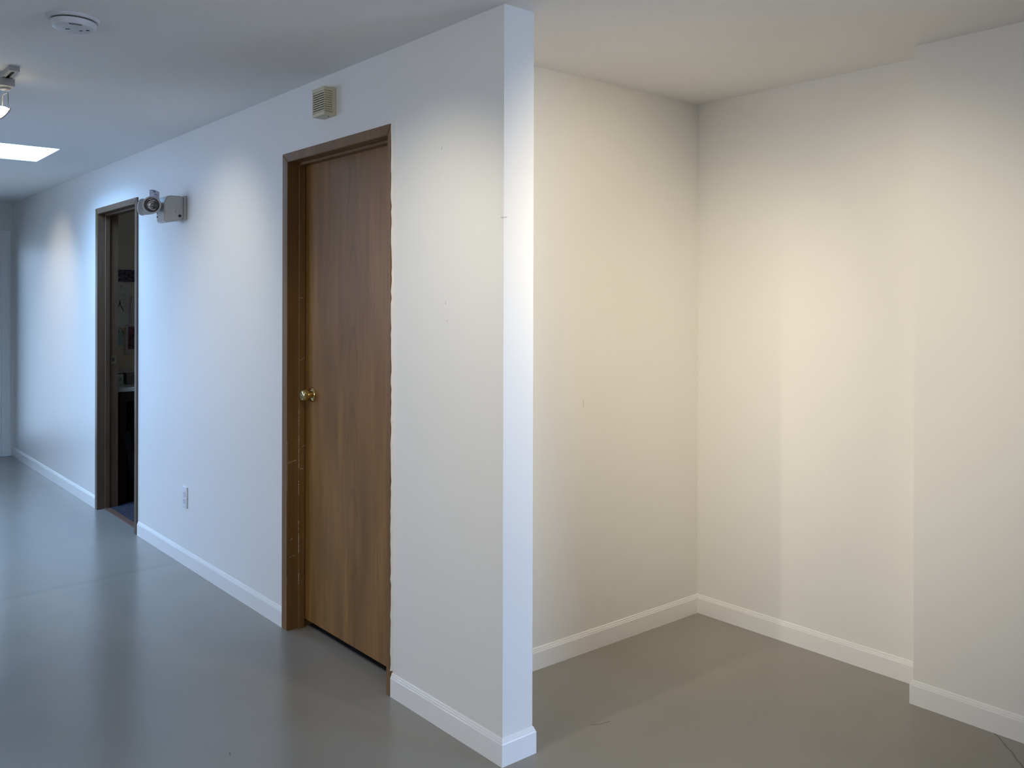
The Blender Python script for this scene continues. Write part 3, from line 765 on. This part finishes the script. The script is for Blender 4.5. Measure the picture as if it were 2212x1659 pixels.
# ---------------------------------------------------------------- office seen through the open doorway
YO = 5.0
def flat(name, px0, px1, z0, z1, yf, th, mat, label, cat, rot=0, parent=None):
    cx_, cz_ = (px0 + px1) / 2, (z0 + z1) / 2
    bm = bmesh.new(); box(bm, -(px1 - px0) / 2, -th, -(z1 - z0) / 2, (px1 - px0) / 2, 0, (z1 - z0) / 2)
    o = link_obj(name, bm, mat, parent)
    o.location = (cx_, yf, cz_); o.rotation_euler = (0, rot, 0)
    if label: tag(o, label, cat)
    return o
def border_mat():
    k = NT('border_print'); p = k.coord()
    a = k.noise(p, 38, 5, 0.7, 1.2); b = k.noise(p, 90, 3, 0.6)
    c = k.mix(k.ramp(a, 0.45, 0.62), (0.035, 0.025, 0.045), (0.16, 0.13, 0.15)); c = k.mix(k.ramp(b, 0.58, 0.7, 0, 0.7), c, (0.35, 0.30, 0.27))
    k.link(c, k.b.inputs['Base Color']); k.b.inputs['Roughness'].default_value = 0.8
    return k.m
flat('wallpaper_border', T, X1, 1.612, 1.706, YO, 0.002, border_mat(), 'dark floral wallpaper border strip on the office wall', 'wallpaper border')
def sheet_mat(name, col, lines=()):
    k = NT(name); p = k.coord()
    c = k.mix(k.noise(p, 9, 3), tuple(x * 0.93 for x in col), col)
    if lines:
        mk = k.marks(p, lines, 0.0006, 0.0022); c = k.mix(k.math('MULTIPLY', mk, 0.6), c, tuple(x * 0.3 for x in col))
    k.link(c, k.b.inputs['Base Color']); k.b.inputs['Roughness'].default_value = 0.8
    return k.m
flat('paper_chart', 0.255, 0.372, 1.335, 1.600, YO, 0.003, sheet_mat('chart_paper', (0.66, 0.61, 0.47), [((-.06, -.003, .045), (.02, -.003, .045)), ((-.06, -.003, .012), (.02, -.003, .010)), ((-.06, -.003, .095), (.05, -.003, .095)), ((.022, -.003, .1), (.026, -.003, -.03)), ((-.04, -.003, -.03), (.04, -.003, -.05))]), 'pale ruled chart pinned below the dark border in the office', 'chart')
flat('paper_sheet', 0.262, 0.368, 1.262, 1.375, YO - 0.004, 0.002, sheet_mat('sheet_green', (0.68, 0.66, 0.53)), 'blank pale sheet overlapping the bottom of the pinned chart', 'paper')
flat('clipboard_notice', 0.372, 0.470, 1.292, 1.495, YO, 0.012, sheet_mat('notice_paper', (0.60, 0.49, 0.40), [((-.015, -.012, .04), (.03, -.012, .04)), ((-.015, -.012, .034), (.03, -.012, .034)), ((.0, -.012, -.03), (.03, -.012, -.03))]), 'tilted notice board sheet near the right side of the doorway view', 'notice', rot=0.07)
bm = bmesh.new(); lathe(bm, [(0, 0.006), (0.004, 0.004), (0.005, 0), (0, 0)], 16, align((0.307, YO - 0.003, 1.578), (0, -1, 0)))
tag(link_obj('push_pin', bm, M_BLACK, None, smooth=True), 'black push pin at the top of the pinned chart', 'push pin')
# hanging tongs
tn = tag(empty('hanging_pliers', (0.296, YO - 0.006, 1.440)), 'dark pliers hanging open over the pinned chart', 'pliers')
bm = bmesh.new(); lathe(bm, [(0, 0.004), (0.006, 0.004), (0.006, -0.004), (0, -0.004)], 16, align((0, 0, 0.006), (0, -1, 0))); tube(bm, [(0, 0, 0.006), (0.001, 0, 0.030)], 0.003, 8); link_obj('pivot', bm, M_BLACK, tn)
for q in ((-0.024, -0.048), (0.026, -0.052)):
    bm = bmesh.new(); tube(bm, [(0, 0, 0.004), (q[0] * 0.5, -0.001, q[1] * 0.45), (q[0], 0, q[1])], 0.0028, 8); link_obj('handle', bm, plain('pliers_grip', (0.07, 0.045, 0.03), 0.5), tn)
# framed picture leaning on the wall
fp = tag(empty('framed_picture', (0.402, YO, 1.170)), 'pale mounted picture with a narrow dark red print, low on the office wall', 'picture')
bm = bmesh.new(); box(bm, -0.068, -0.010, -0.120, 0.068, 0, 0.112, 0.002, 1); link_obj('mount', bm, sheet_mat('mount_card', (0.54, 0.47, 0.35)), fp)
def red_mat():
    k = NT('dark_red_print'); p = k.coord(); a = k.noise(p, 45, 4, 0.7)
    k.link(k.mix(k.ramp(a, 0.42, 0.62), (0.03, 0.015, 0.015), (0.22, 0.07, 0.08)), k.b.inputs['Base Color']); return k.m
bm = bmesh.new(); box(bm, -0.046, -0.0125, -0.078, 0.002, -0.0101, 0.095); link_obj('print', bm, red_mat(), fp)
fp.rotation_euler = (0, 0.03, 0)
# sprig of dried foliage
pl = tag(empty('dried_sprig', (0.285, YO - 0.012, 1.262)), 'dark leafy sprig hanging beside the open doorway jamb', 'sprig')
bm = bmesh.new(); tube(bm, [(0.0, 0, 0.0), (0.022, -0.002, -0.012), (0.034, 0, -0.036), (0.036, 0, -0.066)], 0.0016, 6); tube(bm, [(0.034, 0, -0.036), (0.046, 0, -0.008)], 0.0014, 6); link_obj('twig', bm, M_DARK, pl)
for i in range(9):
    bm = bmesh.new(); a_ = random.uniform(-1.2, 1.2); L_ = 0.030
    base = Vector((random.uniform(-0.028, 0.0), random.uniform(-0.008, 0.0), random.uniform(-0.022, 0.02))); dx = Vector((math.sin(a_), 0, -math.cos(a_)))
    sx = Vector((math.cos(a_), 0.4, math.sin(a_))).normalized() * 0.008
    v0 = bm.verts.new(base); v1 = bm.verts.new(base + dx * L_ * .5 + sx); v2 = bm.verts.new(base + dx * L_); v3 = bm.verts.new(base + dx * L_ * .5 - sx); v4 = bm.verts.new(base + dx * L_ * .5 + Vector((0, -.003, 0)))
    for t3 in ((v0, v1, v4), (v1, v2, v4), (v2, v3, v4), (v3, v0, v4)): bm.faces.new(t3)
    link_obj('leaf', bm, plain('sprig_green', (0.05, 0.07, 0.03), 0.7), pl)
flat('green_card', 0.270, 0.322, 1.120, 1.235, YO, 0.002, sheet_mat('green_card', (0.30, 0.42, 0.33)), 'faded green card behind the dried sprig', 'card', rot=-0.05)
# counter with things on it
M_TOP = plain('laminate_top', (0.42, 0.40, 0.35), 0.4)
dk = tag(empty('office_desk', (0.86, 4.74, 0.007)), 'dark desk with a pale worn edge and black pedestal put in for the shade beneath, just inside the open doorway', 'desk')
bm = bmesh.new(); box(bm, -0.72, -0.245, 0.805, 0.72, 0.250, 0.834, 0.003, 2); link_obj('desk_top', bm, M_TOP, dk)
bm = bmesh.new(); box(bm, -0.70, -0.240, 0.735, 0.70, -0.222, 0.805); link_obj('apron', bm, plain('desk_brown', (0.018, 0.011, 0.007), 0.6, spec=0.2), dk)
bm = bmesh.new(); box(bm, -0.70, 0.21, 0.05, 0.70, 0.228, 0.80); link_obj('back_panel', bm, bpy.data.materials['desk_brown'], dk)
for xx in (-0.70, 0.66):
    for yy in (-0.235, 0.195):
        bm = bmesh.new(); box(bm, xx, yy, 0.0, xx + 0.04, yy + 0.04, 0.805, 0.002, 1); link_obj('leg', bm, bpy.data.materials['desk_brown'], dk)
M_DESKSHADE = plain('under_desk_shade', (0.004, 0.004, 0.004), 0.9, spec=0.1)
bm = bmesh.new(); box(bm, -0.655, -0.205, 0.0, 0.62, 0.19, 0.735, 0.004, 2); pd = link_obj('pedestal', bm, M_DESKSHADE, dk)  # near-black block filling the space, for the shade under the desk
bm = bmesh.new(); box(bm, -0.64, -0.212, 0.03, 0.60, -0.2051, 0.70, 0.002, 1); link_obj('pedestal_shade_front', bm, M_DESKSHADE, pd)
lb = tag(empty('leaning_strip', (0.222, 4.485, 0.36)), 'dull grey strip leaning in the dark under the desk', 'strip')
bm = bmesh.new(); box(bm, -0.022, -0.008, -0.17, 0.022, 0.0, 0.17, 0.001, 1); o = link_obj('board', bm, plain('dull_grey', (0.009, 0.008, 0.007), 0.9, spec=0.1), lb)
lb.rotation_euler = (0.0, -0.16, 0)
# boxes and shelf on the desk
sh = tag(empty('desk_shelf', (0.55, 4.86, 0.841)), 'low shelf riser standing on the back of the office desk', 'shelf')
bm = bmesh.new(); box(bm, -0.40, -0.10, 0.088, 0.40, 0.12, 0.098, 0.001, 1); link_obj('shelf_board', bm, M_TOP, sh)
for xx in (-0.398, 0.386):
    bm = bmesh.new(); box(bm, xx, -0.09, 0.0, xx + 0.012, 0.11, 0.088); link_obj('side_panel', bm, M_TOP, sh)
bx = tag(empty('label_box', (0.232, 4.80, 0.841)), 'small pale box with a black triangle mark under the desk shelf', 'box')
bm = bmesh.new(); box(bm, -0.055, -0.05, 0.0, 0.020, 0.04, 0.078, 0.004, 2); link_obj('body', bm, sheet_mat('box_card', (0.52, 0.50, 0.44)), bx)
bm = bmesh.new()
v = [bm.verts.new((x, -0.0506, z)) for x, z in ((-0.010, 0.044), (0.004, 0.044), (-0.003, 0.058))]; v2 = [bm.verts.new(a.co + Vector((0, 0.0005, 0))) for a in v]
bm.faces.new(v); bm.faces.new(v2[::-1])
for i in range(3): bm.faces.new([v[i], v[(i + 1) % 3], v2[(i + 1) % 3], v2[i]])
link_obj('triangle_mark', bm, M_BLACK, bx)
bm = bmesh.new(); box(bm, -0.040, -0.0508, 0.033, 0.012, -0.0502, 0.036); link_obj('printed_line', bm, M_BLACK, bx)
gb = tag(empty('grey_box', (0.335, 4.80, 0.841)), 'dark grey box beside the small pale box on the desk', 'box')
bm = bmesh.new(); box(bm, -0.060, -0.05, 0.0, 0.10, 0.04, 0.085, 0.003, 2); link_obj('body', bm, plain('grey_card', (0.16, 0.155, 0.14), 0.6), gb)
bm = bmesh.new(); box(bm, -0.061, -0.051, 0.060, 0.101, 0.041, 0.0868, 0.002, 1); link_obj('lid', bm, bpy.data.materials['grey_card'], gb)
